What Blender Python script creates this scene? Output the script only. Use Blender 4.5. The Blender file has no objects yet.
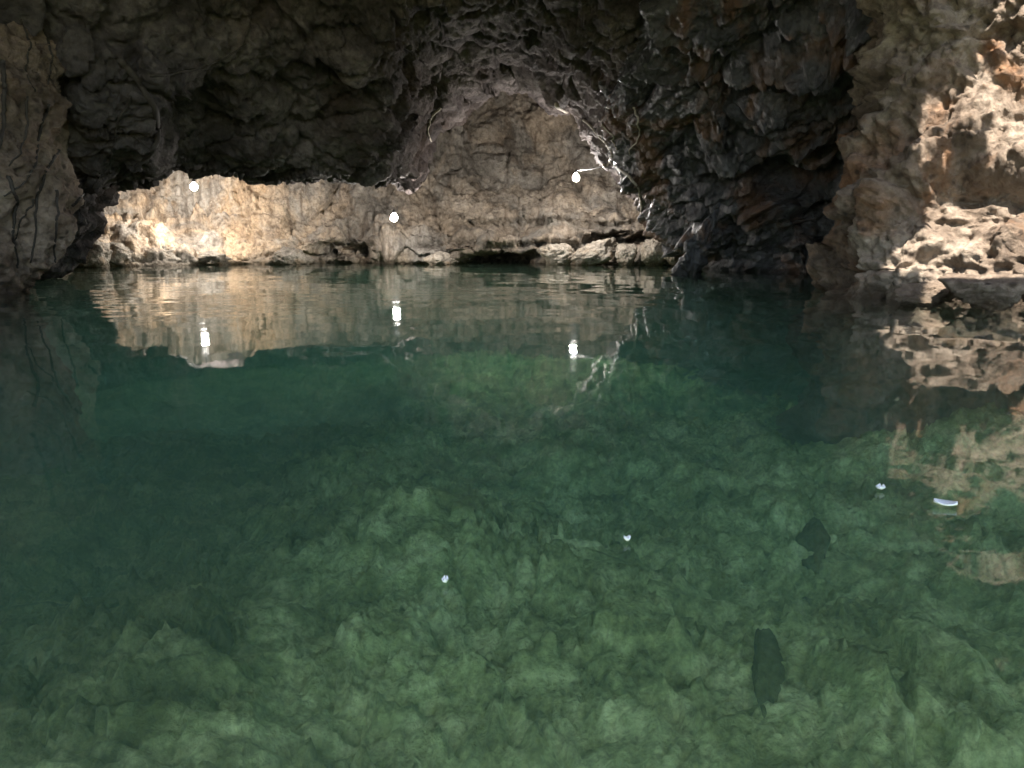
import bpy, bmesh, math, random
import numpy as np
from mathutils import Vector
from mathutils.bvhtree import BVHTree

random.seed(7)
rng = np.random.default_rng(7)
SC = bpy.context.scene
COL = SC.collection

# ------------------------------------------------------------------ camera
H = 0.6                      # eye height over the water, metres
F = 768.0                    # focal length in pixels of a 1024 wide frame
PITCH = math.atan(142.0 / F)
cp, sp = math.cos(PITCH), math.sin(PITCH)

cam_d = bpy.data.cameras.new('camera')
cam = bpy.data.objects.new('camera', cam_d)
COL.objects.link(cam)
cam.location = (0, 0, H)
cam.rotation_euler = (math.radians(90) - PITCH, 0, 0)
cam_d.sensor_width = 36.0
cam_d.lens = 36.0 * F / 1024.0
cam_d.clip_start = 0.05
cam_d.clip_end = 500
SC.camera = cam


def P(px, py, d):
    """point seen at (px,py) standing d metres ahead of the camera"""
    a = (px - 512.0) / F
    b = (384.0 - py) / F
    x, y, z = a, cp + b * sp, -sp + b * cp
    k = d / y
    return (x * k, d, H + z * k)


# ------------------------------------------------------------------ noise
_perm = rng.permutation(256)
_perm = np.concatenate([_perm, _perm, _perm])
_g = rng.normal(size=(256, 3))
_g /= np.linalg.norm(_g, axis=1)[:, None]
_cell = rng.random((256, 3))


def perlin(p):
    pi = np.floor(p).astype(np.int64)
    f = p - pi
    u = f * f * f * (f * (f * 6 - 15) + 10)
    pi &= 255
    out = None

    def corner(i, j, k):
        h = _perm[_perm[_perm[(pi[:, 0] + i) & 255] + ((pi[:, 1] + j) & 255)] + ((pi[:, 2] + k) & 255)]
        g = _g[h]
        return g[:, 0] * (f[:, 0] - i) + g[:, 1] * (f[:, 1] - j) + g[:, 2] * (f[:, 2] - k)
    x00 = corner(0, 0, 0) * (1 - u[:, 0]) + corner(1, 0, 0) * u[:, 0]
    x10 = corner(0, 1, 0) * (1 - u[:, 0]) + corner(1, 1, 0) * u[:, 0]
    x01 = corner(0, 0, 1) * (1 - u[:, 0]) + corner(1, 0, 1) * u[:, 0]
    x11 = corner(0, 1, 1) * (1 - u[:, 0]) + corner(1, 1, 1) * u[:, 0]
    y0 = x00 * (1 - u[:, 1]) + x10 * u[:, 1]
    y1 = x01 * (1 - u[:, 1]) + x11 * u[:, 1]
    return (y0 * (1 - u[:, 2]) + y1 * u[:, 2]) * 1.6


def fbm(p, octv=4, gain=0.5, lac=2.07):
    s, a = np.zeros(len(p)), 1.0
    for i in range(octv):
        s += a * perlin(p + 17.3 * i)
        p = p * lac
        a *= gain
    return s


def billow(p, octv=4, gain=0.5, lac=2.1):
    """rounded lumps with sharp creases between"""
    s, a = np.zeros(len(p)), 1.0
    for i in range(octv):
        s += a * (np.abs(perlin(p + 9.1 * i)) * 2 - 0.6)
        p = p * lac
        a *= gain
    return s


def worley(p):
    pi = np.floor(p).astype(np.int64)
    f = p - pi
    d1 = np.full(len(p), 9.0)
    d2 = np.full(len(p), 9.0)
    for i in (-1, 0, 1):
        for j in (-1, 0, 1):
            for k in (-1, 0, 1):
                h = _perm[_perm[_perm[(pi[:, 0] + i) & 255] + ((pi[:, 1] + j) & 255)] + ((pi[:, 2] + k) & 255)]
                c = _cell[h] + np.array((i, j, k)) - f
                d = np.sqrt((c * c).sum(1))
                d2 = np.minimum(d2, np.maximum(d, d1))
                d1 = np.minimum(d1, d)
    return d1, d2


def facet(p):
    """broken faces: every cell is a randomly tilted plane"""
    pi = np.floor(p).astype(np.int64)
    f = p - pi
    d1 = np.full(len(p), 9.0)
    val = np.zeros(len(p))
    for i in (-1, 0, 1):
        for j in (-1, 0, 1):
            for k in (-1, 0, 1):
                h = _perm[_perm[_perm[(pi[:, 0] + i) & 255] + ((pi[:, 1] + j) & 255)] + ((pi[:, 2] + k) & 255)]
                o = _cell[h] + np.array((i, j, k)) - f
                d = (o * o).sum(1)
                t = (_g[h] * o).sum(1) * 0.9 + (_cell[(h + 7) & 255, 0] - 0.5) * 0.5
                m = d < d1
                d1 = np.where(m, d, d1)
                val = np.where(m, t, val)
    return val


def sstep(a, b, x):
    t = np.clip((x - a) / (b - a), 0, 1)
    return t * t * (3 - 2 * t)


# ------------------------------------------------------------------ surfaces
def catmull(c, t):
    """c (n,...) control values, t float parameter 0..n-1"""
    n = len(c)
    i = np.clip(np.floor(t).astype(int), 0, n - 2)
    f = t - i
    sh = (-1,) + (1,) * (c.ndim - 1)
    f = f.reshape(sh)
    p0, p1, p2, p3 = c[np.maximum(i - 1, 0)], c[i], c[i + 1], c[np.minimum(i + 2, n - 1)]
    m1, m2 = (p2 - p0) * 0.4, (p3 - p1) * 0.4
    f2, f3 = f * f, f * f * f
    return (2 * f3 - 3 * f2 + 1) * p1 + (f3 - 2 * f2 + f) * m1 + (-2 * f3 + 3 * f2) * p2 + (f3 - f2) * m2


def params(ctrl, axis, n):
    """spread n samples along an axis in proportion to how large the spans are from the pool"""
    c = np.moveaxis(ctrl, axis, 0)
    seg = np.linalg.norm(np.diff(c, axis=0), axis=-1)
    dist = np.maximum(np.linalg.norm(c[:-1], axis=-1), 3.0)
    w = (seg / dist).mean(1) + 1e-4
    w = np.clip(w, 0.01, 0.35)
    cum = np.concatenate([[0], np.cumsum(w)])
    return np.interp(np.linspace(0, cum[-1], n), cum, np.arange(len(cum)))


def loft(ctrl, nu, nv):
    """ctrl[row][col] -> dense (nv,nu,3) grid"""
    c = np.array(ctrl, float)
    tv, tu = params(c, 0, nv), params(c, 1, nu)
    g = catmull(c, tv)
    g = np.moveaxis(catmull(np.moveaxis(g, 1, 0), tu), 0, 1)
    return g


def grid_normals(g):
    du = np.gradient(g, axis=1)
    dv = np.gradient(g, axis=0)
    n = np.cross(du, dv)
    n /= np.linalg.norm(n, axis=-1)[..., None] + 1e-9
    return n


def rock(p, big=0.3, mid=0.16, blk=0.10, fine=0.05, strata=0.0, drip=0.0, seed=0.0, wl=1.0):
    """displacement field of weathered limestone"""
    q = p / wl + seed
    wq = np.stack([fbm(q * 0.7 + 3, 2), fbm(q * 0.7 + 31, 2), fbm(q * 0.7 + 77, 2)], 1)
    q2 = q + 0.35 * wq
    d = big * fbm(q2 * 0.42, 3)
    d += 0.55 * mid * billow(q2 * 0.95, 3)
    q3 = q + 0.22 * wq + 0.05 * np.stack([fbm(q * 4 + 3, 2), fbm(q * 4 + 31, 2), fbm(q * 4 + 77, 2)], 1)
    d += blk * 1.5 * facet(q3 * 0.95)
    d += blk * 0.75 * facet(q3 * 2.3 + 4) * (0.7 + 0.6 * perlin(q * 0.6 + 5))
    d += blk * 0.36 * facet(q3 * 5.6 + 9)
    f1, f2 = worley(q3 * 0.62 + 2)
    d -= blk * 1.1 * np.exp(-((f2 - f1) / 0.05) ** 2)          # joints
    d += fine * 0.7 * billow(q2 * 3.6, 3, 0.62)
    d += fine * 0.42 * fbm(q * 9.5, 3, 0.65)
    g1, _ = worley(q2 * 4.3 + 11)
    d -= fine * 0.9 * np.exp(-(g1 / 0.28) ** 2)
    if strata:
        zz = q2 * np.array((0.35, 0.35, 2.6))
        d += strata * billow(zz, 3, 0.55)
    if drip:
        zz = q2 * np.array((4.5, 4.5, 0.5))
        d += drip * billow(zz, 2, 0.5)
    return d


def grid_faces(nv, nu, flip=False):
    i = np.arange(nv * nu).reshape(nv, nu)
    a, b, c, d = i[:-1, :-1], i[:-1, 1:], i[1:, 1:], i[1:, :-1]
    q = np.stack([a, b, c, d] if not flip else [a, d, c, b], -1).reshape(-1, 4)
    return q


def mesh_from(name, verts, faces, mat, parent=None, smooth=True):
    me = bpy.data.meshes.new(name)
    verts = np.asarray(verts, np.float32).reshape(-1, 3)
    faces = np.asarray(faces, np.int32)
    k = faces.shape[1]
    me.vertices.add(len(verts))
    me.vertices.foreach_set('co', verts.ravel())
    me.loops.add(len(faces) * k)
    me.loops.foreach_set('vertex_index', faces.ravel())
    me.polygons.add(len(faces))
    me.polygons.foreach_set('loop_start', np.arange(0, len(faces) * k, k, dtype=np.int32))
    me.update(calc_edges=True)
    me.validate()
    me.polygons.foreach_set('use_smooth', np.full(len(me.polygons), smooth))
    me.update()
    if mat:
        me.materials.append(mat)
    o = bpy.data.objects.new(name, me)
    COL.objects.link(o)
    if parent:
        o.parent = parent
    return o


def tag(o, label=None, cat=None, group=None, kind=None):
    if label: o['label'] = label
    if cat: o['category'] = cat
    if group: o['group'] = group
    if kind: o['kind'] = kind
    return o


BVH = {}


def surface(name, ctrl, nu, nv, mat, out, extra=None, post=None, drop=None, **kw):
    """lofted rock face; `out` is a point on the open side, towards which bumps grow"""
    g = loft(ctrl, nu, nv)
    n = grid_normals(g)
    to = np.array(out) - g
    s = np.sign((n * to).sum(-1).mean())
    n = n * s
    p = g.reshape(-1, 3)
    d = rock(p, **kw)
    if extra is not None:
        d = d + extra(p)
    v = p + n.reshape(-1, 3) * d[:, None]
    if post is not None:
        v = post(v)
    fc = grid_faces(nv, nu, flip=(s < 0))
    if drop is not None:
        fc = fc[~drop(v[fc].mean(1))]
    o = mesh_from(name, v, fc, mat)
    BVH[name if name not in BVH else name + str(len(BVH))] = BVHTree.FromPolygons(v.tolist(), fc.tolist())
    return o


# ------------------------------------------------------------------ materials
def nodes_of(name):
    m = bpy.data.materials.new(name)
    m.use_nodes = True
    nt = m.node_tree
    nt.nodes.clear()
    return m, nt, nt.nodes, nt.links


def ramp(N, stops):
    r = N.new('ShaderNodeValToRGB')
    e = r.color_ramp.elements
    while len(e) < len(stops):
        e.new(0.5)
    for i, (p, c) in enumerate(stops):
        e[i].position = p
        e[i].color = (*c, 1) if len(c) == 3 else c
    return r


def noise(N, L, co, scale, detail=6, rough=0.6, dist=0.0):
    n = N.new('ShaderNodeTexNoise')
    n.inputs['Scale'].default_value = scale
    n.inputs['Detail'].default_value = detail
    n.inputs['Roughness'].default_value = rough
    n.inputs['Distortion'].default_value = dist
    L.new(co, n.inputs['Vector'])
    return n.outputs['Fac']


def mixc(N, L, fac, a, b, mode='MIX'):
    m = N.new('ShaderNodeMix')
    m.data_type = 'RGBA'
    m.blend_type = mode
    if isinstance(fac, float): m.inputs[0].default_value = fac
    else: L.new(fac, m.inputs[0])
    for k, v in ((6, a), (7, b)):
        if isinstance(v, tuple): m.inputs[k].default_value = (*v, 1)
        else: L.new(v, m.inputs[k])
    return m.outputs[2]


def geo_pos(N):
    return N.new('ShaderNodeNewGeometry').outputs['Position']


def rock_mat(name, dark, mid, light, stain, rough=0.85, bump=0.6, scale=1.0, stain_amt=(0.5, 0.68), spots=0.0, wet=None,
             zone=None, spec=0.3, coat=0.0, tide=True, silt_shade=None, streak=0.0):
    m, nt, N, L = nodes_of(name)
    out = N.new('ShaderNodeOutputMaterial')
    b = N.new('ShaderNodeBsdfPrincipled')
    L.new(b.outputs[0], out.inputs[0])
    tc = N.new('ShaderNodeTexCoord')
    co = tc.outputs['Object']
    n1 = noise(N, L, co, 0.9 * scale, 9, 0.66, 0.6)
    r1 = ramp(N, [(0.30, dark), (0.48, mid), (0.66, light)])
    L.new(n1, r1.inputs[0])
    n2 = noise(N, L, co, 0.55 * scale, 5, 0.62, 1.2)
    r2 = ramp(N, [(stain_amt[0], (0, 0, 0)), (stain_amt[1], (1, 1, 1))])
    L.new(n2, r2.inputs[0])
    sf = r2.outputs[0]
    if zone:                                    # the ochre flowstone lies on one side of the cave only
        sx = N.new('ShaderNodeSeparateXYZ'); L.new(co, sx.inputs[0])
        mz = N.new('ShaderNodeMapRange'); mz.interpolation_type = 'SMOOTHSTEP'
        mz.inputs[1].default_value = zone[0]; mz.inputs[2].default_value = zone[1]
        mz.inputs[3].default_value = 1.0; mz.inputs[4].default_value = zone[2]
        L.new(sx.outputs[0], mz.inputs[0])
        mm = N.new('ShaderNodeMath'); mm.operation = 'MULTIPLY'
        L.new(sf, mm.inputs[0]); L.new(mz.outputs[0], mm.inputs[1]); sf = mm.outputs[0]
    base = r1.outputs[0]
    if zone:                                    # greyer rock away from the flowstone
        base = mixc(N, L, mz.outputs[0], mixc(N, L, 1.0, base, (0.25, 0.258, 0.272), 'MULTIPLY'), base)
    c = mixc(N, L, sf, base, stain)
    n3 = noise(N, L, co, 9 * scale, 7, 0.7)
    r3 = ramp(N, [(0.32, (0.55, 0.52, 0.5)), (0.55, (1, 1, 1)), (0.75, (1.25, 1.22, 1.18))])
    L.new(n3, r3.inputs[0])
    c = mixc(N, L, 1.0, c, r3.outputs[0], 'MULTIPLY')
    if spots:
        v = N.new('ShaderNodeTexVoronoi')
        v.inputs['Scale'].default_value = 5.5 * scale
        v.inputs['Randomness'].default_value = 1
        L.new(co, v.inputs['Vector'])
        rv = ramp(N, [(0.10, (1, 1, 1)), (0.26, (0, 0, 0))])
        L.new(v.outputs['Distance'], rv.inputs[0])
        sm = N.new('ShaderNodeMath'); sm.operation = 'MULTIPLY'
        sm.inputs[1].default_value = spots
        L.new(rv.outputs[0], sm.inputs[0])
        c = mixc(N, L, sm.outputs[0], c, tuple(0.25 * x for x in dark))
    if streak:                                  # mineral runs down the face
        mp = N.new('ShaderNodeMapping'); mp.inputs['Scale'].default_value = (3.2, 3.2, 0.32)
        L.new(co, mp.inputs['Vector'])
        nk = noise(N, L, mp.outputs[0], 1.0, 6, 0.62, 0.8)
        rk = ramp(N, [(0.34, (1 - streak, 1 - streak * 1.08, 1 - streak * 1.15)), (0.5, (1, 1, 1)), (0.68, (1.16, 1.14, 1.1))])
        L.new(nk, rk.inputs[0])
        c = mixc(N, L, 1.0, c, rk.outputs[0], 'MULTIPLY')
    if silt_shade:                                    # silty brown tint plus shade painted into the left side of the bed
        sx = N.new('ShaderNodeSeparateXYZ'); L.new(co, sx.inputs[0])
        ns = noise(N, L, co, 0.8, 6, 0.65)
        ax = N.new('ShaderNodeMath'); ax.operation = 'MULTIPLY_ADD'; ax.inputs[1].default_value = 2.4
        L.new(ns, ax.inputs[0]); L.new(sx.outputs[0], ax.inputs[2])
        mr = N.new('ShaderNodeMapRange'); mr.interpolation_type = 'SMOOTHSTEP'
        mr.inputs[1].default_value = silt_shade[0]; mr.inputs[2].default_value = silt_shade[1]
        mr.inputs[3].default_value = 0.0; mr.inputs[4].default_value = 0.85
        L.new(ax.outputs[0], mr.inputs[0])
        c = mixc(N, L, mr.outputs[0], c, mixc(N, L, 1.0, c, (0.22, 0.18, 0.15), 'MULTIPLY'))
    if tide:
        sz = N.new('ShaderNodeSeparateXYZ'); L.new(geo_pos(N), sz.inputs[0])
        nz = noise(N, L, co, 2.2, 5, 0.6)
        az = N.new('ShaderNodeMath'); az.operation = 'MULTIPLY_ADD'; az.inputs[1].default_value = -0.34
        L.new(nz, az.inputs[0]); L.new(sz.outputs[2], az.inputs[2])
        mr = N.new('ShaderNodeMapRange'); mr.inputs[1].default_value = -0.14; mr.inputs[2].default_value = 0.0
        mr.inputs[3].default_value = 1.0; mr.inputs[4].default_value = 0.0
        L.new(az.outputs[0], mr.inputs[0])
        c = mixc(N, L, mr.outputs[0], c, mixc(N, L, 1.0, c, (0.42, 0.40, 0.36), 'MULTIPLY'))
    L.new(c, b.inputs['Base Color'])
    b.inputs['Specular IOR Level'].default_value = spec
    if coat:                                    # a film of water
        b.inputs['Coat Weight'].default_value = coat
        b.inputs['Coat Roughness'].default_value = 0.34
        b.inputs['Coat IOR'].default_value = 1.5
    if wet:
        nw = noise(N, L, co, 1.3, 5, 0.6)
        rw = ramp(N, [(wet[0], (rough,) * 3), (wet[1], (wet[2],) * 3)])
        L.new(nw, rw.inputs[0])
        L.new(rw.outputs[0], b.inputs['Roughness'])
    else:
        b.inputs['Roughness'].default_value = rough
    # relief finer than the mesh
    nb = noise(N, L, co, 7 * scale, 10, 0.72, 0.4)
    vb = N.new('ShaderNodeTexVoronoi')
    vb.inputs['Scale'].default_value = 11 * scale
    L.new(co, vb.inputs['Vector'])
    ad = N.new('ShaderNodeMath'); ad.operation = 'MULTIPLY_ADD'
    ad.inputs[1].default_value = 0.35
    L.new(vb.outputs['Distance'], ad.inputs[0]); L.new(nb, ad.inputs[2])
    bp = N.new('ShaderNodeBump')
    bp.inputs['Strength'].default_value = bump
    bp.inputs['Distance'].default_value = 0.12 / scale
    L.new(ad.outputs[0], bp.inputs['Height'])
    L.new(bp.outputs[0], b.inputs['Normal'])
    return m


def plain_mat(name, col, rough=0.6, metal=0.0, bump=0.0, bscale=40):
    m, nt, N, L = nodes_of(name)
    out = N.new('ShaderNodeOutputMaterial')
    b = N.new('ShaderNodeBsdfPrincipled')
    L.new(b.outputs[0], out.inputs[0])
    tc = N.new('ShaderNodeTexCoord')
    n = noise(N, L, tc.outputs['Object'], bscale, 5, 0.65)
    r = ramp(N, [(0.3, tuple(0.65 * c for c in col)), (0.7, tuple(min(1.0, 1.15 * c) for c in col))])
    L.new(n, r.inputs[0]); L.new(r.outputs[0], b.inputs['Base Color'])
    b.inputs['Roughness'].default_value = rough
    b.inputs['Metallic'].default_value = metal
    if bump:
        bp = N.new('ShaderNodeBump'); bp.inputs['Strength'].default_value = bump
        bp.inputs['Distance'].default_value = 0.01
        L.new(n, bp.inputs['Height']); L.new(bp.outputs[0], b.inputs['Normal'])
    return m


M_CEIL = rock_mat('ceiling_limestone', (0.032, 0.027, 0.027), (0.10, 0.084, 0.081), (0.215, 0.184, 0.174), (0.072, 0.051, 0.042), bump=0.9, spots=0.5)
M_FAR = rock_mat('flowstone', (0.20, 0.175, 0.145), (0.38, 0.34, 0.285), (0.55, 0.50, 0.43), (0.60, 0.45, 0.30), bump=0.9, spots=0.3, streak=0.5, stain_amt=(0.42, 0.62),
                 zone=(-7.6, -3.6, 0.25))
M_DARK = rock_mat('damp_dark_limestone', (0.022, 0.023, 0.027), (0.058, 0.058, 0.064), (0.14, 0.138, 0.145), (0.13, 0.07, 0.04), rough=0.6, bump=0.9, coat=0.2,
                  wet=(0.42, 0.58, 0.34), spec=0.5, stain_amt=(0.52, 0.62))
M_LEFT = rock_mat('rooted_limestone', (0.12, 0.09, 0.07), (0.31, 0.225, 0.17), (0.47, 0.365, 0.285), (0.20, 0.11, 0.06), bump=1.0, spots=0.7)
M_BUT = rock_mat('honeycomb_limestone', (0.12, 0.085, 0.06), (0.25, 0.19, 0.14), (0.45, 0.375, 0.295), (0.27, 0.145, 0.075), bump=1.0, spots=0.7,
                 stain_amt=(0.52, 0.66))
M_ROOF = rock_mat('roof_limestone', (0.10, 0.09, 0.08), (0.2, 0.18, 0.16), (0.32, 0.3, 0.27), (0.10, 0.11, 0.07))
M_BED = rock_mat('silty_bed', (0.075, 0.085, 0.028), (0.34, 0.38, 0.13), (0.66, 0.69, 0.30), (0.14, 0.15, 0.04), bump=1.0, scale=2.6, spots=0.25, tide=False, silt_shade=(0.7, -1.3))
M_BOULDER = rock_mat('pale_boulder', (0.15, 0.13, 0.105), (0.28, 0.25, 0.205), (0.44, 0.40, 0.34), (0.30, 0.22, 0.14), bump=0.9, scale=2.0)
M_SUNK = rock_mat('gap_shade', (0.06, 0.075, 0.025), (0.19, 0.22, 0.08), (0.38, 0.42, 0.18), (0.10, 0.12, 0.05), bump=0.8, scale=2.0)  # dark tone standing in for shade in gaps of the bed
M_ROOT = plain_mat('dark_root_bark', (0.045, 0.035, 0.028), 0.8, bump=0.6)
M_PALEROOT = plain_mat('pale_root_bark', (0.38, 0.34, 0.29), 0.8, bump=0.6)
M_SOCKET = plain_mat('lamp_socket_plastic', (0.05, 0.05, 0.05), 0.45)
M_CABLE = plain_mat('cable_rubber', (0.04, 0.04, 0.042), 0.55)
M_FLECK = plain_mat('white_fleck', (0.86, 0.86, 0.88), 0.5)
M_LEAF = plain_mat('green_leaf', (0.06, 0.10, 0.03), 0.6)

LAMP_L = 405.0


def lamp_mat():
    m, nt, N, L = nodes_of('lit_bulb')
    out = N.new('ShaderNodeOutputMaterial')
    e = N.new('ShaderNodeEmission')
    e.inputs[0].default_value = (1.0, 0.94, 0.88, 1)
    e.inputs[1].default_value = LAMP_L
    L.new(e.outputs[0], out.inputs[0])
    return m


M_BULB = lamp_mat()


def water_mat():
    m, nt, N, L = nodes_of('clear_green_water')
    out = N.new('ShaderNodeOutputMaterial')
    geo = N.new('ShaderNodeNewGeometry')
    mp = N.new('ShaderNodeMapRange')          # same index step seen from above and below
    mp.inputs[3].default_value = 1.333
    mp.inputs[4].default_value = 1 / 1.333
    L.new(geo.outputs['Backfacing'], mp.inputs[0])
    fr = N.new('ShaderNodeFresnel')
    L.new(mp.outputs[0], fr.inputs[0])
    tr = N.new('ShaderNodeBsdfTransparent')
    gl = N.new('ShaderNodeBsdfGlossy')
    gl.inputs['Roughness'].default_value = 0.02
    mx = N.new('ShaderNodeMixShader')
    L.new(fr.outputs[0], mx.inputs[0])
    L.new(tr.outputs[0], mx.inputs[1])
    L.new(gl.outputs[0], mx.inputs[2])
    L.new(mx.outputs[0], out.inputs['Surface'])
    ab = N.new('ShaderNodeVolumeAbsorption')
    ab.inputs['Color'].default_value = (0.00, 0.68, 0.62, 1)
    ab.inputs['Density'].default_value = 0.075
    sc = N.new('ShaderNodeVolumeScatter')
    sc.inputs['Color'].default_value = (0.42, 0.72, 0.50, 1)
    sc.inputs['Density'].default_value = 0.036
    ad = N.new('ShaderNodeAddShader')
    L.new(ab.outputs[0], ad.inputs[0]); L.new(sc.outputs[0], ad.inputs[1])
    L.new(ad.outputs[0], out.inputs['Volume'])
    return m


M_WATER = water_mat()

# ------------------------------------------------------------------ cave ceiling (dropping to the lip of the far chamber)
cols = [
    # px, top(py=0) d, mid (py,d), low (py,d), lip (py,d), behind (py,d)
    (-700, 5.0, (60, 6), (140, 7), (190, 8), (190, 10)),
    (-250, 7.5, (60, 8), (140, 9), (190, 10), (190, 13)),
    (-60, 8.5, (70, 9), (150, 10), (230, 11), (235, 14)),
    (40, 9.5, (70, 10), (160, 11), (262, 12.4), (262, 15)),
    (85, 9.8, (70, 10), (150, 11), (232, 12.2), (236, 15)),
    (115, 10, (70, 10.3), (130, 10.9), (180, 12), (182, 15)),
    (150, 10.2, (60, 10.4), (112, 10.9), (173, 12.4), (175, 16)),
    (178, 10.6, (50, 10.8), (98, 11.6), (161, 13.8), (161, 17)),
    (205, 10.9, (52, 11.4), (108, 12.7), (164, 14.4), (160, 18)),
    (260, 11.3, (55, 12.0), (118, 13.1), (176, 14.9), (172, 18.5)),
    (330, 11.8, (60, 12.8), (120, 13.9), (176, 15.6), (170, 19)),
    (390, 12.2, (60, 13.5), (120, 15.1), (184, 17.4), (178, 20)),
    (416, 12.4, (50, 14.4), (96, 17.0), (184, 20.0), (180, 22.6)),
    (436, 12.4, (45, 14.4), (82, 17.2), (138, 20.3), (130, 22.6)),
    (462, 12.4, (40, 14.4), (70, 17.0), (112, 20.0), (104, 22.6)),
    (486, 12.4, (36, 14.4), (64, 16.6), (97, 19.3), (90, 22)),
    (510, 12.4, (35, 14.4), (58, 16.6), (86, 19.0), (80, 22)),
    (534, 12.4, (36, 14.3), (62, 16.4), (94, 19.3), (90, 22)),
    (556, 12.4, (40, 14.2), (74, 16.2), (112, 18.9), (106, 22)),
    (576, 12.4, (46, 14.1), (80, 16.0), (118, 18.9), (112, 21)),
    (594, 12.4, (50, 14.0), (90, 15.8), (150, 18.5), (146, 21)),
    (620, 12.3, (60, 13.8), (110, 15.4), (178, 18.2), (176, 20)),
    (660, 12.2, (60, 13.6), (120, 15.2), (214, 18.0), (220, 20)),
    (720, 12.2, (60, 13.6), (120, 15.4), (250, 18.0), (255, 20)),
    (850, 12.0, (60, 13.4), (120, 15.4), (240, 18.0), (255, 20)),
    (1100, 11, (60, 12.4), (120, 14), (200, 16), (200, 18)),
]
rows = [[] for _ in range(8)]
for px, td, mid, low, lip, beh in cols:
    x0 = P(px, 0, td)
    a = (px - 512) / F
    rows[0].append((a * 6.0, 6.0, 4.6))
    rows[1].append((a * (td * 0.6 + 3.2), td * 0.6 + 3.2, 4.55 * 0.6 + 0.4 * x0[2] + 0.2))
    rows[2].append(x0)
    rows[3].append(P(px, mid[0], mid[1]))
    rows[4].append(P(px, low[0], low[1]))
    rows[5].append(P(px, lip[0], lip[1]))
    rows[6].append(P(px, beh[0], beh[1]))
    e = P(px, beh[0], 27.0)
    rows[7].append((e[0], 27.0, max(e[2], 2.2) + 0.4))


def ceil_extra(p):
    q = p * np.array((1.0, 1.0, 1.0))
    cr = np.abs(perlin(q * 0.55 + 40))
    d = -0.16 * np.exp(-(cr / 0.05) ** 2)            # long cracks
    return d


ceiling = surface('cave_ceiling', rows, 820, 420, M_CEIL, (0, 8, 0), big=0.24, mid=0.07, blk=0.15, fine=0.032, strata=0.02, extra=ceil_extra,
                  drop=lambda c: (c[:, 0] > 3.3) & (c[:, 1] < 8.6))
tag(ceiling, kind='structure')

# ------------------------------------------------------------------ lit wall at the back of the far chamber
fc = [
    # px, d at heights: py 60, 130, 180, 205, 228, 246, 258, 275
    (-150, 15, 15, 15, 15, 14.5, 14.5, 14.5, 14.5),
    (30, 18, 18, 18, 17.8, 17.5, 17.2, 17.0, 17),
    (80, 21, 21, 20.6, 20.2, 19.6, 19.0, 18.8, 18.8),
    (130, 22.5, 22.4, 22.0, 21.6, 20.8, 20.0, 19.6, 19.6),
    (190, 23.4, 23.2, 22.8, 22.6, 22.0, 21.2, 20.6, 20.6),
    (250, 23.8, 23.6, 23.2, 22.8, 22.4, 21.8, 21.4, 21.4),
    (320, 24, 23.6, 23.0, 22.8, 22.4, 21.8, 22.2, 22.6),
    (380, 24, 23.6, 22.8, 22.6, 22.2, 21.6, 22.2, 22.6),
    (430, 24.4, 24, 23.2, 22.8, 22.2, 21.6, 21.6, 22),
    (480, 24.8, 24.6, 24.0, 23.4, 22.6, 22.0, 22.2, 22.6),
    (520, 24.6, 24.4, 24.0, 23.4, 22.6, 21.8, 22.0, 22.4),
    (560, 24.4, 24, 23.4, 22.8, 22.2, 21.6, 21.2, 21.2),
    (610, 24, 23.6, 23.0, 22.4, 21.6, 21.2, 20.8, 20.8),
    (650, 23.6, 23.2, 22.4, 22.0, 21.2, 20.8, 20.4, 20.4),
    (690, 23, 22.6, 22.0, 21.4, 20.8, 20.4, 20.0, 20.0),
    (820, 22, 21.6, 21, 20.6, 20.2, 20, 20, 20),
]
pys = (60, 130, 180, 205, 228, 246, 258, 275)
rows = [[P(px, -60, d[0] + 0.6) for px, *d in fc]]
for k, py in enumerate(pys):
    rows.append([P(px, py, d[k]) for px, *d in fc])
rows.append([(P(px, 275, d[7])[0], d[7], -1.0) for px, *d in fc])
rows.append([(P(px, 275, d[7])[0], d[7] + 0.3, -5.0) for px, *d in fc])


def far_post(v):
    x, y, z = v[:, 0], v[:, 1], v[:, 2]
    e = np.zeros(len(v))
    wob = 0.12 * fbm(v * 1.6 + 5, 3)
    for px, py, w, h_, dep in ((343, 250, 27, 7, 1.1), (505, 260, 34, 6, 2.0), (632, 239, 44, 4.2, 1.6), (585, 259, 24, 5, 1.2)):
        X = (px - 512) / F * y * 0.985
        Z = P(px, py, 21.5)[2]
        e += dep * np.exp(-((x - X + wob) / (w / F * 21)) ** 4 - ((z - Z + wob * 0.7) / (h_ / F * 22)) ** 4)
    # long ledges above dark slots
    hz = 0.16 * perlin(np.stack([x * 0.5, 0 * x, 0 * x + 3], 1))
    for z0, amp, x0 in ((0.62, 0.6, -3.0), (1.25, 0.4, -2.4)):
        k = sstep(x0, x0 + 1.5, x) * (0.55 + 0.6 * perlin(np.stack([x * 0.7, 0 * x, 0 * x + z0], 1)))
        t = z - z0 - hz
        e -= amp * k * np.exp(-(np.where(t > 0, t / 0.34, t / 0.07)) ** 2)
        e += 0.6 * amp * k * np.exp(-((t + 0.16) / 0.08) ** 2)
    v[:, 1] += e
    return v


def far_extra(p):
    x, y, z = p[:, 0], p[:, 1], p[:, 2]
    e = np.zeros(len(p))
    left = sstep(-6.5, -8.0, x) * sstep(0.9, 1.5, z)
    e += 0.17 * left * billow(p * np.array((3.6, 2.6, 0.45)), 3, 0.5)
    st = sstep(1.9, 1.2, z)
    e += (0.16 + 0.16 * sstep(-4, -1, x)) * st * billow(p * np.array((0.5, 0.5, 2.4)), 3, 0.55)
    return e


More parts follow.
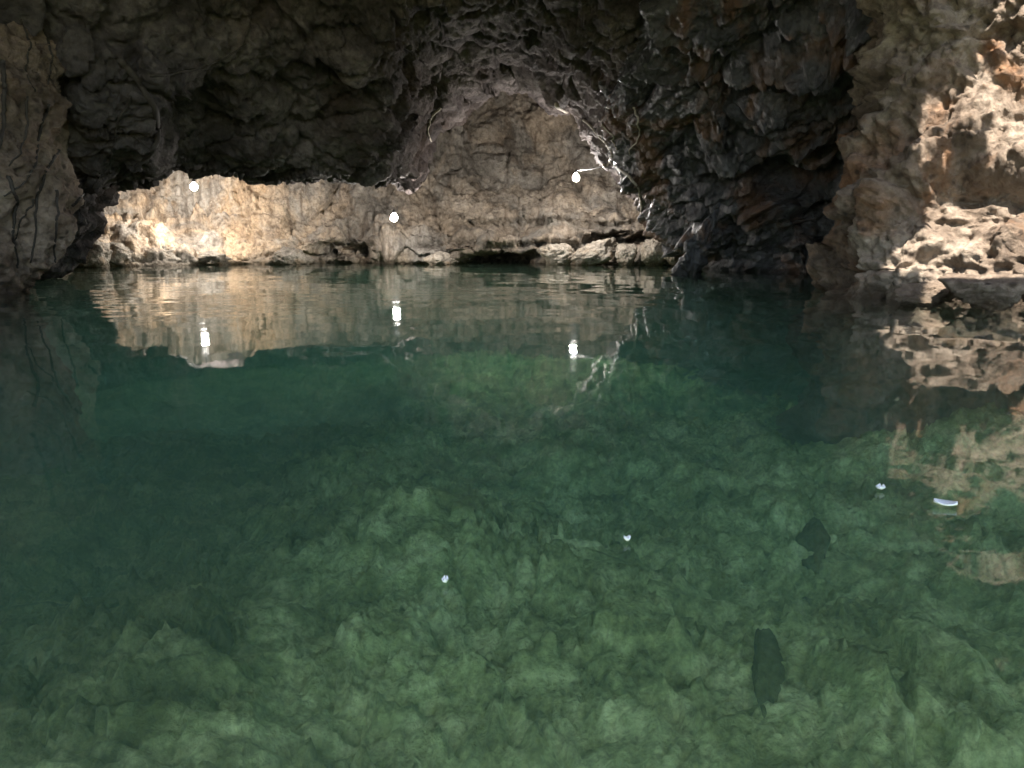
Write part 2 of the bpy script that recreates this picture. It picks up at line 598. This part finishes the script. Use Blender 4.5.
far = surface('rock_wall', rows, 640, 300, M_FAR, (0, 10, 1), big=0.42, mid=0.24, blk=0.10, fine=0.05, strata=0.03, seed=4.7, extra=far_extra, post=far_post)
tag(far, 'warm lamp-lit limestone wall of the far chamber, seen through the low arch across the pool', 'rock wall', kind='thing')

# ------------------------------------------------------------------ dark damp wall between the arch and the sunlit rock
pyr = (-120, 0, 60, 110, 150, 190, 225, 250, 268, 300)
edge = (640, 628, 610, 604, 612, 636, 660, 676, 688, 694)
rows = []
for k, py in enumerate(pyr):
    e = edge[k]
    t = k / 9.0
    base = 10.5 + 5.0 * sstep(-60, 262, np.array(float(py))).item()
    r = []
    r.append(P(e + 60, py, base + 6.5))
    r.append(P(e + 6, py, base + 4.2))
    r.append(P(e, py, base + 2.6))
    r.append(P(e + 25, py, base + 1.2))
    r.append(P(e + 0.35 * (880 - e), py, base + 0.3))
    r.append(P(e + 0.6 * (880 - e), py, base - 0.1 - (0.5 if py > 200 else 0)))
    r.append(P(e + 0.85 * (880 - e), py, base - 0.4))
    r.append(P(910, py, base - 1.0))
    r.append(P(1050, py, base - 2.0))
    rows.append(r)
rows.append([(a[0], a[1], -1.4) for a in rows[-1]])
rows.append([(a[0], a[1], -5.0) for a in rows[-1]])


def dark_extra(p):
    q = p.copy()
    # slabs dipping to the right
    s = q[:, 2] * 0.93 - q[:, 0] * 0.30
    v = np.stack([q[:, 0] * 0.35, q[:, 1] * 0.35, s * 1.5], 1)
    k = sstep(2.2, 4.2, q[:, 0])
    d = (0.10 + 0.32 * k) * billow(v + 8, 3, 0.5)
    v = np.stack([q[:, 0] * 1.1, q[:, 1] * 1.1, s * 4.5], 1)
    d += (0.03 + 0.09 * k) * billow(v + 2, 3, 0.55)
    return d


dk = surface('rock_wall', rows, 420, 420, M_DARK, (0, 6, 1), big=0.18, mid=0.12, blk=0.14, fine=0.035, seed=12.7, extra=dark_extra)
tag(dk, 'dark damp slabby rock wall with blue sheen, between the lit arch and the sunlit buttress', 'rock wall', kind='thing')

# ------------------------------------------------------------------ sunlit buttress on the right
pyr = (-260, -110, 0, 50, 100, 135, 170, 200, 235, 265, 300, 340, 380, 420)
sil = (880, 872, 868, 876, 872, 866, 846, 838, 830, 818, 816, 814, 808, 800)
BELOW = {340: -0.4, 380: -1.3, 420: -3.6}
rows = []
for k, py in enumerate(pyr):
    s = sil[k]
    lean = 0.9 * sstep(300, -120, np.array(float(py))).item()
    if py > 300:
        lean = {340: -0.03, 380: -0.15, 420: -0.35}[py]
    def Q(px, d):
        if py <= 300:
            return P(px, py, d)
        a = P(px, 300, d)
        return (a[0], a[1], BELOW[py])
    rows.append([
        Q(s + 220, 14.5 + lean), Q(s + 60, 12.2 + lean), Q(s + 8, 10.6 + lean), Q(s, 9.4 + lean), Q(s + 22, 8.6 + lean),
        Q(s + 70, 8.1 + lean), Q(s + 130, 7.8 + lean * 0.9), Q(s + 200, 7.4 + lean * 0.8), Q(s + 330, 6.6 + lean * 0.6),
        Q(s + 620, 5.2 + lean * 0.4), Q(s + 1200, 3.4)])


def but_extra(p):
    q = p * np.array((1, 1, 1.15))
    d = 0.26 * billow(q * 0.75 + 21, 4, 0.55)
    f1, f2 = worley(q * 0.8 + 2)
    d += 0.20 * (np.minimum(f2 - f1, 0.4) - 0.2) * 2
    g1, _ = worley(q * 5.5)
    d -= 0.035 * np.exp(-(g1 / 0.3) ** 2)
    # the big hollow and the ledge at the waterline
    c = np.array(P(975, 185, 7.6))
    d -= 0.55 * np.exp(-(((p - c) / np.array((0.36, 0.9, 0.40))) ** 2).sum(1))
    return d


but = surface('rock_buttress', rows, 520, 560, M_BUT, (-2, 2, 1), big=0.16, mid=0.10, blk=0.10, fine=0.045, seed=5.5, extra=but_extra)
tag(but, 'big pitted tan rock buttress patched with sunlight, rising from the water', 'rock', kind='thing')

# ------------------------------------------------------------------ near left wall
pyr = (-260, -100, 0, 50, 100, 150, 190, 230, 265, 292, 340, 380, 420)
sil = (20, 34, 40, 58, 66, 68, 72, 64, 54, 44, 42, 46, 60)
rows = []
for k, py in enumerate(pyr):
    s = sil[k]
    lean = 0.3 * sstep(292, -100, np.array(float(py))).item()
    def Q(px, d):
        if py < 300:
            return P(px, py, d)
        a = P(px, 292, d)
        return (a[0] + {340: 0.05, 380: 0.2, 420: 0.4}[py], a[1], BELOW[py])
    rows.append([
        Q(s - 60, 14.5), Q(s - 10, 11.6 + lean), Q(s, 10.3 + lean), Q(s - 18, 9.5 + lean), Q(s - 50, 9.0 + lean),
        Q(s - 110, 8.3 + lean), Q(s - 220, 7.2), Q(s - 480, 5.6), Q(s - 1000, 4.2), Q(s - 1900, 3.0)])


def left_extra(p):
    return 0.14 * billow(p * np.array((0.8, 0.8, 0.55)) + 5, 3, 0.5)


lw = surface('rock_wall', rows, 420, 480, M_LEFT, (0, 4, 1), big=0.20, mid=0.13, blk=0.09, fine=0.05, seed=8.8, extra=left_extra)
tag(lw, 'brown-grey limestone wall netted with thin dark roots, at the left edge of the pool', 'rock wall', kind='thing')
lw_key = list(BVH)[-1]

# ------------------------------------------------------------------ unseen roof over the near pool, openings shaped to place the sunlight
nx, ny = 560, 580
X, Y = np.meshgrid(np.linspace(-16, 12, nx), np.linspace(-16, 16, ny))
pp = np.stack([X.ravel(), Y.ravel(), np.zeros(nx * ny)], 1)
zr = 5.3 + 0.35 * fbm(pp * 0.4 + 3, 4) + 0.06 * sstep(0, 11, pp[:, 1]) * -10 * 0
w = fbm(pp * 0.8 + 50, 5, 0.62) * 0.7
xx, yy = pp[:, 0], pp[:, 1]


EL, AZ = math.radians(55), math.radians(-12)     # sun high behind the camera, a little to the left
sun_to = Vector((math.sin(AZ) * math.cos(EL), -math.cos(AZ) * math.cos(EL), math.sin(EL)))


def chink(p, r):
    k = (5.3 - p[2]) / sun_to.z
    return (p[0] + k * sun_to.x, p[1] + k * sun_to.y, r)


def on_water(px, py):
    a = P(px, py, 1.0)
    t = H / (H - a[2])
    return (a[0] * t, t, 0.0)


# roof gap over the buttress, shaped to put sunlight only inside the LIT outline
BB = BVH['rock_buttress']
LIT = np.array([(-80, 985), (20, 955), (60, 985), (95, 925), (140, 930), (195, 905), (235, 892), (268, 868), (282, 905), (300, 915), (316, 930), (326, 1010), (334, 1400), (350, 1600)], float)


def gap(x, y, w):
    out = np.full(len(x), -1.0)
    for i in np.nonzero((x > 1.8) & (x < 9.8) & (y > 1.5) & (y < 6.9))[0]:
        h = BB.ray_cast(Vector((x[i], y[i], 5.3)), -sun_to)
        hp = h[0]
        if hp is None or hp.z < 0:
            hp = Vector((x[i], y[i], 5.3)) - sun_to * (5.3 / sun_to.z)
            water_only = True
        else:
            water_only = False
        v = cam.matrix_basis.inverted() @ hp
        if v.z > -0.5:
            continue
        px, py = 512 + F * v.x / -v.z, 384 - F * v.y / -v.z
        m = (px - np.interp(py, LIT[:, 0], LIT[:, 1])) / 60.0
        m = min(m, (1450 - px) / 60.0, (py + 170) / 40)
        m = min(m, (math.hypot((px - 978) / 27, (py - 182) / 34) - 1.0) * 0.7 + 0.1)
        if water_only:
            m = min(m, (309 - py) / 10.0)
            out[i] = m
        else:
            out[i] = m + w[i] * 0.6
    return out


SC.view_layers[0].update()


def hole(x, y, w):
    h1 = np.minimum.reduce([-2.7 - y, y + 13.5, 7.0 - np.abs(x + 0.5)]) + w * 0.35       # open sinkhole behind
    h3 = np.minimum.reduce([-3.6 - x, x + 7.5, -2.0 - y, y + 8.0]) + w * 0.3       # added gap over the left bank for skylight
    return np.maximum.reduce([h1, gap(x, y, fbm(np.stack([x, y, 0 * x], 1) * 1.5 + 9, 5, 0.65)), h3])


hv = hole(xx, yy, w)
fcs = grid_faces(ny, nx, flip=True)
keep = ~(hv[fcs] > 0).all(1)
pp[:, 2] = zr
roof = mesh_from('sun_mask_roof', pp, fcs[keep], M_ROOF)  # out of view; its gaps shape where the sun falls
md = roof.modifiers.new('thickness', 'SOLIDIFY'); md.thickness = -0.03; md.offset = 1
tag(roof, kind='structure')

# ------------------------------------------------------------------ pool bed, rising to the bank behind the camera
nx, ny = 760, 640
xs = np.interp(np.linspace(0, 1, nx), [0, 0.06, 0.2, 0.8, 0.94, 1], [-40, -14, -5.5, 5.5, 14, 40])
ty = np.linspace(0, 1, ny)
ys = np.interp(ty, [0, 0.12, 0.72, 0.92, 1.0], [-40, -2, 12, 28, 40])
X, Y = np.meshgrid(xs, ys)
pp = np.stack([X.ravel(), Y.ravel(), np.zeros(nx * ny)], 1)
x, y = pp[:, 0], pp[:, 1]
z = -1.5 - 0.2 * sstep(3, 8, y) - 0.9 * sstep(8, 15, y)
z += 0.9 * sstep(2.2, 6.0, x) * sstep(11, 6, y) - 0.35 * sstep(-1.3, -5.5, x)
z += 1.9 * sstep(-0.5, -5, y) + 1.0 * sstep(-5, -22, y)
z += 0.22 * fbm(pp * 0.5 + 4, 3)
q = pp + 0.30 * np.stack([fbm(pp * 0.9 + 9, 2), fbm(pp * 0.9 + 60, 2), 0 * x], 1)
z += 0.07 * billow(q * 0.9 + 5, 4, 0.55)
q3 = q + 0.06 * np.stack([fbm(q * 5 + 9, 2), fbm(q * 5 + 60, 2), 0 * x], 1)
z += 0.09 * facet(q3 * 1.1 + 3) + 0.10 * facet(q3 * 2.4 + 8) + 0.075 * facet(q3 * 5.2 + 8) + 0.035 * facet(q3 * 10.5 + 2)
z += 0.045 * billow(q * 4.5 + 5, 3, 0.6) + 0.02 * fbm(q * 11, 3, 0.65)
pp[:, 2] = z
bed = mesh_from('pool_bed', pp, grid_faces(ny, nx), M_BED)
tag(bed, kind='structure')
BVH['bed'] = BVHTree.FromPolygons(pp.tolist(), grid_faces(ny, nx).tolist())

# ------------------------------------------------------------------ water: a closed body with a gently rippled top
nx, ny = 520, 620
xs = np.linspace(-15, 15, nx)
ys = np.concatenate([np.linspace(-12, 0.4, 40, endpoint=False), np.linspace(0.4, 27, ny - 40)])
X, Y = np.meshgrid(xs, ys)
p0 = np.stack([X.ravel(), Y.ravel(), np.zeros(nx * ny)], 1)
x, y = p0[:, 0], p0[:, 1]


def turn(p, a, kx, ky):
    """ripples run at an angle to one another"""
    c_, s_ = math.cos(a), math.sin(a)
    q = np.stack([p[:, 0] * c_ - p[:, 1] * s_, p[:, 0] * s_ + p[:, 1] * c_, 0 * p[:, 0] + 0.37 + a], 1)
    return q * np.array((kx, ky, 1))


calm = 0.35 + 0.9 * sstep(-0.15, 0.35, fbm(p0 * np.array((0.28, 0.2, 1)) + 70, 2)) * sstep(3, 9, y)
z = 0.0036 * perlin(turn(p0, 0.5, 0.9, 1.1)) * (0.25 + 0.75 * sstep(2, 9, y))
z += 0.0012 * (perlin(turn(p0, 0.35, 1.7, 2.9)) + perlin(turn(p0, -0.6, 1.9, 3.1))) * calm
z += 0.0006 * (perlin(turn(p0, 0.9, 4.0, 5.4)) + perlin(turn(p0, -0.25, 4.4, 5.9))) * calm
# rings spreading from a drip by the floating flecks
c = P(905, 497, 1.85)
tt = 0.6 / -( (P(905, 497, 1.0)[2] - 0.6))
rx, ry = (P(900, 494, 1.0)[0]) * tt, tt
rr = np.hypot(x - rx, y - ry)
z += 0.0017 * np.cos(rr * 2 * math.pi / 0.16) * np.exp(-(rr / 0.33) ** 2)
p0[:, 2] = z
faces = grid_faces(ny, nx)
i = np.arange(nx * ny).reshape(ny, nx)
loop = np.concatenate([i[0, :], i[1:, -1], i[-1, -2::-1], i[-2:0:-1, 0]])
low = p0[loop].copy(); low[:, 2] = -8.0
n0 = nx * ny
m_ = len(loop)
verts = np.concatenate([p0, low, [[0, 7, -8.0]]])
nxt = np.roll(np.arange(m_), -1)
side = np.stack([loop, n0 + np.arange(m_), n0 + nxt, loop[nxt]], 1)
tri = np.stack([n0 + np.arange(m_), np.full(m_, n0 + m_), n0 + nxt], 1)
me_faces = faces.tolist() + side.tolist() + tri.tolist()
me = bpy.data.meshes.new('water')
me.from_pydata(verts.tolist(), [], me_faces)
me.polygons.foreach_set('use_smooth', [True] * len(faces) + [False] * (len(me.polygons) - len(faces)))
me.materials.append(M_WATER)
water = bpy.data.objects.new('water', me)
COL.objects.link(water)
tag(water, kind='structure')


# ------------------------------------------------------------------ helpers for smaller things
def lump(name, loc, size, mat, rot=(0, 0, 0), seed=0.0, sub=5, amp=0.22, squash=1.0):
    bm = bmesh.new()
    bmesh.ops.create_icosphere(bm, subdivisions=sub, radius=1.0)
    v = np.array([q.co[:] for q in bm.verts])
    f = np.array([[q.index for q in t.verts] for t in bm.faces])
    bm.free()
    q = v * 1.0 + seed
    # a broken block: planes cut off a ball
    r = np.ones(len(v))
    rg = np.random.default_rng(int(seed * 10) + 5)
    for _ in range(9):
        nrm = rg.normal(size=3); nrm /= np.linalg.norm(nrm)
        dd = v @ nrm
        cut = rg.uniform(0.55, 0.85)
        r = np.where(dd > 0.05, np.minimum(r, cut / np.maximum(dd, 0.05)), r)
    r = r + amp * (0.7 * fbm(q * 1.5, 3) + 0.35 * billow(q * 3.5, 4, 0.6))
    v = v * r[:, None] * np.array(size)
    o = mesh_from(name, v, f, mat)
    o.location = loc
    o.rotation_euler = rot
    return o


def tube(name, pts, radii, mat, parent=None, sides=7, rough=0.12, seed=0):
    pts = np.array(pts, float)
    n = len(pts)
    tn = np.gradient(pts, axis=0)
    tn /= np.linalg.norm(tn, axis=1)[:, None] + 1e-9
    ref = np.array((0.31, 0.22, 0.93))
    a = np.cross(tn, ref); a /= np.linalg.norm(a, axis=1)[:, None] + 1e-9
    b = np.cross(tn, a)
    rg = np.random.default_rng(seed)
    ang = np.arange(sides) / sides * 2 * math.pi
    R = np.array(radii)[:, None] * (1 + rough * rg.normal(size=(n, sides)))
    v = pts[:, None, :] + R[..., None] * (np.cos(ang)[None, :, None] * a[:, None, :] + np.sin(ang)[None, :, None] * b[:, None, :])
    v = v.reshape(-1, 3)
    f = []
    for i in range(n - 1):
        for j in range(sides):
            k = (j + 1) % sides
            f.append((i * sides + j, i * sides + k, (i + 1) * sides + k, (i + 1) * sides + j))
    v = np.concatenate([v, pts[:1], pts[-1:]])
    for j in range(sides):
        k = (j + 1) % sides
        f.append((n * sides, k, j, j))
        f.append((n * sides + 1, (n - 1) * sides + j, (n - 1) * sides + k, (n - 1) * sides + k))
    me = bpy.data.meshes.new(name)
    me.from_pydata(v.tolist(), [], [tuple(dict.fromkeys(q)) for q in f])
    me.polygons.foreach_set('use_smooth', [True] * len(me.polygons))
    me.materials.append(mat)
    o = bpy.data.objects.new(name, me)
    COL.objects.link(o)
    if parent: o.parent = parent
    return o


CAMV = Vector((0, 0, H))


def hit(px, py, keys=None):
    """where the rock lies in a given direction from the pool"""
    d = (Vector(P(px, py, 10)) - CAMV).normalized()
    best = None
    for k in (keys or [q for q in BVH if q != 'bed']):
        h = BVH[k].ray_cast(CAMV, d)
        if h[0] is not None and (best is None or h[3] < best[3]):
            best = h
    return best


def up_hit(p):
    best = None
    for k in BVH:
        h = BVH[k].ray_cast(Vector(p) + Vector((0, 0, 0.15)), Vector((0, 0, 1)))
        if h[0] is not None and (best is None or h[3] < best[3]):
            best = h
    return best


def crawl(name, line, r0, r1, mat, seed=0, n=40, lift=0.6, wob=3.0):
    """a root that creeps over the rock face"""
    line = np.array(line, float)
    t = np.linspace(0, len(line) - 1, n)
    c = catmull(line, t)
    rg = np.random.default_rng(seed)
    wobx = np.convolve(rg.normal(size=n + 8), np.ones(5) / 5, 'same')[4:-4] * wob
    woby = np.convolve(rg.normal(size=n + 8), np.ones(5) / 5, 'same')[4:-4] * wob * 0.6
    pts = []
    last = None
    for k, (a, b) in enumerate(c):
        h = hit(a + wobx[k], b + woby[k])
        if h is None: continue
        rad = r0 + (r1 - r0) * k / (n - 1)
        to = (CAMV - h[0]).normalized()
        q = h[0] + to * rad * lift
        if last is not None and (q - last).length > 1.6:
            break
        pts.append(q[:]); last = q
    if len(pts) < 4: return None
    pts = np.array(pts)
    if len(pts) > 6:     # a root bridges small hollows
        sm = pts.copy(); sm[1:-1] = (pts[:-2] + 2 * pts[1:-1] + pts[2:]) / 4
        pts = sm
    rad = np.linspace(r0, r1, len(pts))
    o = tube(name, pts - pts[0], rad, mat, seed=seed)
    o.location = pts[0]
    return o


# ------------------------------------------------------------------ lamps
def add_lamp(px, py, d, label, to):
    base = Vector(P(px, py, d))
    root = bpy.data.objects.new('lamp', None); COL.objects.link(root)
    root.location = base
    root.empty_display_size = 0.1
    tag(root, label, 'lamp', 'lamps in the far chamber')
    bm = bmesh.new()
    bmesh.ops.create_uvsphere(bm, u_segments=24, v_segments=14, radius=0.085)
    for v in bm.verts:
        if v.co.z > 0.03: v.co.x *= 1 - 2.2 * (v.co.z - 0.03); v.co.y *= 1 - 2.2 * (v.co.z - 0.03); v.co.z *= 1.15
    me = bpy.data.meshes.new('bulb'); bm.to_mesh(me); bm.free()
    me.polygons.foreach_set('use_smooth', [True] * len(me.polygons))
    me.materials.append(M_BULB)
    b = bpy.data.objects.new('bulb', me); COL.objects.link(b); b.parent = root
    tube('socket', [(0, 0, 0.10), (0, 0, 0.13), (0, 0, 0.18), (0, 0, 0.21)], [0.045, 0.05, 0.04, 0.015], M_SOCKET, root, 14, 0)
    end = Vector(to) - base
    pts = []
    for k in range(14):
        t = k / 13
        q = Vector((0, 0, 0.19)).lerp(end, t)
        q.z -= 0.12 * end.length * t * (1 - t) * (0.4 if abs(end.x) + abs(end.y) < 0.3 else 1.0)
        pts.append(q[:])
    tube('cable', pts, [0.011] * 14, M_CABLE, root, 6, 0.02)
    return root


def top_of(px, py, d):
    h = up_hit(P(px, py, d))
    return h[0][:] if h else P(px, py - 60, d)


add_lamp(194, 187, 20.4, 'bare white lamp glowing high at the upper rim of the far-left lit wall', top_of(194, 187, 20.4))
h2 = hit(398, 206)
add_lamp(394, 218, 19.3, 'lowest bare white lamp, glowing over the pale ledge in the middle of the far wall', h2[0][:])
h3 = hit(606, 165)
add_lamp(576, 178, 20.0, 'bare white lamp glowing beside the pale roots on the right side of the arch', h3[0][:] if h3 else top_of(576, 178, 20.0))

# ------------------------------------------------------------------ boulders at the far waterline
def shore(px, py, d, size, label, mat=M_BOULDER, seed=1.0, rot=(0, 0, 0), name='boulder', group='boulders along the far waterline', sub=5):
    p = P(px, py, d)
    o = lump(name, (p[0], p[1], p[2]), size, mat, rot, seed, sub)
    tag(o, label, 'boulder', group)
    return o


shore(93, 254, 18.9, (0.50, 0.45, 0.55), 'pale boulder at the left end of the far lit shore', seed=1.3, rot=(0, 0.2, 0.4))
shore(122, 257, 19.8, (0.62, 0.5, 0.36), 'low cream boulder just right of the pale leftmost one on the far shore', seed=2.1)
shore(165, 257, 20.6, (0.85, 0.6, 0.42), 'broad cream boulder under the glowing upper-left lamp', seed=3.7, rot=(0.1, 0, 1.0))
shore(215, 261, 21.0, (0.6, 0.5, 0.24), 'flat tan boulder awash right of the broad cream one', seed=4.4)
shore(292, 258, 21.4, (0.55, 0.5, 0.34), 'brown boulder left of the dark hollow in the far wall', seed=5.2)
shore(440, 259, 21.4, (0.5, 0.4, 0.22), 'tan boulder between the dark hollow and the low slit in the far wall', seed=6.6)
shore(560, 256, 21.2, (0.62, 0.5, 0.36), 'grey-brown boulder at the foot of the alcove', seed=7.3)
shore(598, 253, 20.8, (0.75, 0.5, 0.34), 'long grey slab boulder leaning below the ledge under the arch', seed=8.5, rot=(0, -0.25, 0.2))
shore(628, 254, 20.5, (0.34, 0.34, 0.38), 'small knobby boulder in the gap under the ledge', seed=9.9)
shore(655, 252, 20.2, (0.40, 0.36, 0.42), 'pale boulder at the right end of the far ledge', seed=10.4)
shore(674, 250, 19.8, (0.26, 0.3, 0.46), 'upright pale boulder next to the dark leaning spur', seed=11.1)

# ledge stones at the foot of the sunlit buttress
shore(925, 296, 7.5, (0.34, 0.3, 0.13), 'low brown boulder awash at the foot of the sunlit buttress', M_BUT, 12.2, group='boulders at the foot of the buttress')
shore(985, 290, 7.0, (0.42, 0.35, 0.2), 'tan ledge boulder half in sun at the foot of the buttress, near the right edge', M_BUT, 13.5, group='boulders at the foot of the buttress')

# dark lumps standing in for shadowed gaps in the bed
def sunk(px, py, size, label, seed, rot=(0, 0, 0)):
    d = (Vector(P(px, py, 3)) - CAMV).normalized()
    h = BVH['bed'].ray_cast(CAMV, d)
    o = lump('gap_shade_lump', (h[0] + Vector((0, 0, size[2] * 0.15)))[:], size, M_SUNK, rot, seed, 5, 0.14)
    tag(o, label, 'boulder', 'dark lumps for shadowed gaps in the pool bed')


sunk(222, 645, (0.075, 0.26, 0.10), 'dark upright lump for a shadowed gap in the green pool bed at lower left', 21.0, (0.1, 0.0, 0.33))
sunk(764, 672, (0.09, 0.40, 0.10), 'long narrow dark lump for a shadowed gap in the pool bed below the floating flecks', 22.0, (0.0, 0.0, -0.30))
sunk(812, 548, (0.16, 0.50, 0.15), 'dark square-cut lump for a shadowed gap in the pool bed behind the narrow one', 23.0, (0, 0.0, -0.36))
sunk(92, 612, (0.16, 0.14, 0.08), 'small dark lump for a shadowed gap in the murky bed near the left edge', 24.0)

# ------------------------------------------------------------------ dark leaning spur in front of the far ledge
sp0, sp1, sp2, sp3 = (Vector(P(*t)) for t in ((690, 276, 14.6), (696, 250, 14.4), (707, 228, 14.2), (719, 203, 14.3)))
line = catmull(np.array([sp0[:], sp1[:], sp2[:], sp3[:]]), np.linspace(0, 3, 60))
rg = np.random.default_rng(4)
rad = np.interp(np.linspace(0, 1, 60), [0, 0.15, 0.4, 0.7, 1], [0.26, 0.22, 0.18, 0.12, 0.03])
tg = np.gradient(line, axis=0); tg /= np.linalg.norm(tg, axis=1)[:, None]
aa = np.cross(tg, (0, 1, 0)); aa /= np.linalg.norm(aa, axis=1)[:, None]; bb = np.cross(tg, aa)
ang = np.arange(48) / 48 * 2 * math.pi
vv = line[:, None] + rad[:, None, None] * (np.cos(ang)[None, :, None] * aa[:, None] + np.sin(ang)[None, :, None] * bb[:, None])
nn = (vv - line[:, None]); nn /= np.linalg.norm(nn, axis=-1)[..., None]
pf = vv.reshape(-1, 3)
dd = 0.10 * billow(pf * np.array((5, 5, 2.2)), 3, 0.6) + 0.05 * facet(pf * 6)
pf = pf + nn.reshape(-1, 3) * (dd * np.repeat(rad / 0.2, 48))[:, None]
fcs = [(i * 48 + j, i * 48 + (j + 1) % 48, (i + 1) * 48 + (j + 1) % 48, (i + 1) * 48 + j) for i in range(59) for j in range(48)]
spur = mesh_from('stalagmite', pf - pf[0], fcs, M_DARK)
spur.location = pf[0]
tag(spur, 'dark knobby spur of rock leaning right, standing in the water before the far ledge', 'stalagmite')

# ------------------------------------------------------------------ roots
ROOTS = [
    ([(122, 62), (140, 84), (153, 108), (158, 134), (150, 155), (128, 172), (104, 188)], 0.05, 0.028, 'thick dark root arching down the rock lobe left of the low arch'),
    ([(150, 76), (190, 70), (226, 58), (246, 44)], 0.022, 0.010, 'thin root running up right across the ceiling from the arching root'),
    ([(132, 96), (118, 122), (112, 150), (108, 178)], 0.022, 0.010, 'thin crooked root inside the curve of the arching root'),
    ([(120, 128), (138, 140), (150, 150)], 0.014, 0.009, 'short twig root crossing inside the arch of the thick root'),
    ([(2, 60), (4, 90), (3, 120), (-2, 150)], 0.030, 0.018, 'stout root hugging the rock at the left edge of the photo'),
    ([(26, 96), (28, 125), (22, 150), (8, 166)], 0.016, 0.008, 'hooked thin root on the brown left wall'),
    ([(50, 104), (40, 132), (36, 160), (24, 182), (4, 196)], 0.018, 0.009, 'long thin root slanting down left across the brown wall'),
    ([(62, 150), (46, 168), (38, 196), (36, 228), (30, 262)], 0.020, 0.010, 'long root hanging down the middle of the left wall to the water'),
    ([(8, 176), (16, 204), (12, 236), (18, 268)], 0.022, 0.011, 'dark root running down the foot of the left wall by the photo edge'),
    ([(36, 200), (22, 216), (14, 240)], 0.013, 0.007, 'short side root branching left near the foot of the left wall'),
    ([(56, 190), (60, 214), (54, 240), (56, 262)], 0.018, 0.009, 'thin root on the right corner of the left wall above the water'),
    ([(44, 30), (52, 56), (48, 84)], 0.016, 0.008, 'thin root high on the corner of the left wall'),
    ([(20, 20), (30, 44), (26, 70), (34, 92)], 0.014, 0.008, 'wiry root near the top of the left wall'),
    ([(72, 205), (88, 190), (104, 170), (112, 150)], 0.016, 0.008, 'thin root rising from the dark cleft to the arching root'),
]
for k, (line, r0, r1, label) in enumerate(ROOTS):
    o = crawl('root', line, r0, r1, M_ROOT, seed=40 + k, n=46, wob=2.2)
    if o: tag(o, label, 'root', 'dark roots on the left rock')

PALE = [
    ([(556, 104), (578, 124), (596, 150), (606, 164), (622, 184), (636, 205), (644, 222)], 0.055, 0.035, 'pale root edging the right rim of the lit arch'),
    ([(582, 122), (604, 140), (612, 156), (604, 166)], 0.032, 0.022, 'pale root looping above the lamp on the right of the arch'),
    ([(606, 164), (600, 178), (592, 186)], 0.05, 0.02, 'short thick pale root end beside the right lamp'),
    ([(610, 162), (630, 178), (640, 196), (642, 214)], 0.035, 0.02, 'pale root looping down the outer side of the arch rim'),
    ([(600, 122), (612, 136), (616, 150)], 0.02, 0.012, 'faint thin pale root right of the looping one'),
    ([(634, 108), (640, 124), (637, 142), (628, 154)], 0.022, 0.012, 'thin pale root on the dark rock right of the arch'),
    ([(440, 108), (428, 124), (432, 146), (424, 170)], 0.03, 0.018, 'pale root down the left limb of the arch'),
]
for k, (line, r0, r1, label) in enumerate(PALE):
    o = crawl('root', line, r0, r1, M_PALEROOT, seed=80 + k, n=40, wob=2.6, lift=0.9)
    if o: tag(o, label, 'root', 'pale roots round the lit arch')

# ------------------------------------------------------------------ white flecks afloat; the tiny ones stand in for sun spots on the bed
def fleck(px, py, l, wd, rz, label, pts=18):
    q = on_water(px, py)
    v, f = [], []
    for i in range(pts):
        t = i / (pts - 1)
        ww = wd * math.sin(math.pi * (0.06 + 0.88 * t)) ** 0.7
        for s_ in (-1, -0.4, 0.4, 1):
            v.append(((t - 0.5) * l, s_ * ww / 2, 0.004 + 0.006 * s_ * s_ + 0.004 * (2 * t - 1) ** 2))
    for i in range(pts - 1):
        for j in range(3):
            a_ = i * 4 + j
            f.append((a_, a_ + 4, a_ + 5, a_ + 1))
    o = mesh_from('fleck', v, f, M_FLECK)
    md = o.modifiers.new('thickness', 'SOLIDIFY'); md.thickness = 0.002
    o.location = (q[0], q[1], 0.002)
    o.rotation_euler = (0, 0, rz)
    tag(o, label, 'fleck', 'white flecks afloat')


fleck(945, 507, 0.046, 0.034, -0.5, 'larger oblong white fleck afloat at right, out from the sunlit rock')
fleck(627, 543, 0.010, 0.010, 0.3, 'tiny white sun spot drawn as a fleck afloat over the middle of the green pool')
fleck(445, 585, 0.010, 0.009, 1.3, 'tiny white sun spot drawn as a fleck afloat left of the pool middle, nearest the viewer')
fleck(880, 491, 0.022, 0.02, 0.9, 'smaller round white fleck afloat among faint ripples, left of the oblong one')

# ------------------------------------------------------------------ world, sun
w = bpy.data.worlds.new('World'); SC.world = w; w.use_nodes = True
nt = w.node_tree
bg = nt.nodes['Background']
sky = nt.nodes.new('ShaderNodeTexSky'); sky.sky_type = 'NISHITA'; sky.sun_disc = False
sky.sun_elevation = EL
sky.sun_rotation = math.atan2(sun_to.x, sun_to.y)
nt.links.new(sky.outputs[0], bg.inputs[0]); bg.inputs[1].default_value = 0.15
sd = bpy.data.lights.new('sun', 'SUN'); sd.energy = 5.0; sd.angle = math.radians(0.5); sd.color = (1.0, 0.94, 0.86)
so = bpy.data.objects.new('sun', sd); COL.objects.link(so)
so.rotation_euler = sun_to.to_track_quat('Z', 'Y').to_euler()
so.location = sun_to * 40

# ------------------------------------------------------------------ render settings
SC.view_settings.view_transform = 'Standard'
SC.view_settings.look = 'None'
SC.view_settings.exposure = 2.18
SC.view_settings.gamma = 1.0
cy = SC.cycles
cy.use_denoising = True
cy.max_bounces = 8
cy.diffuse_bounces = 4
cy.glossy_bounces = 3
cy.transparent_max_bounces = 12
cy.volume_bounces = 1
cy.caustics_reflective = False
cy.caustics_refractive = False
cy.sample_clamp_indirect = 6.0
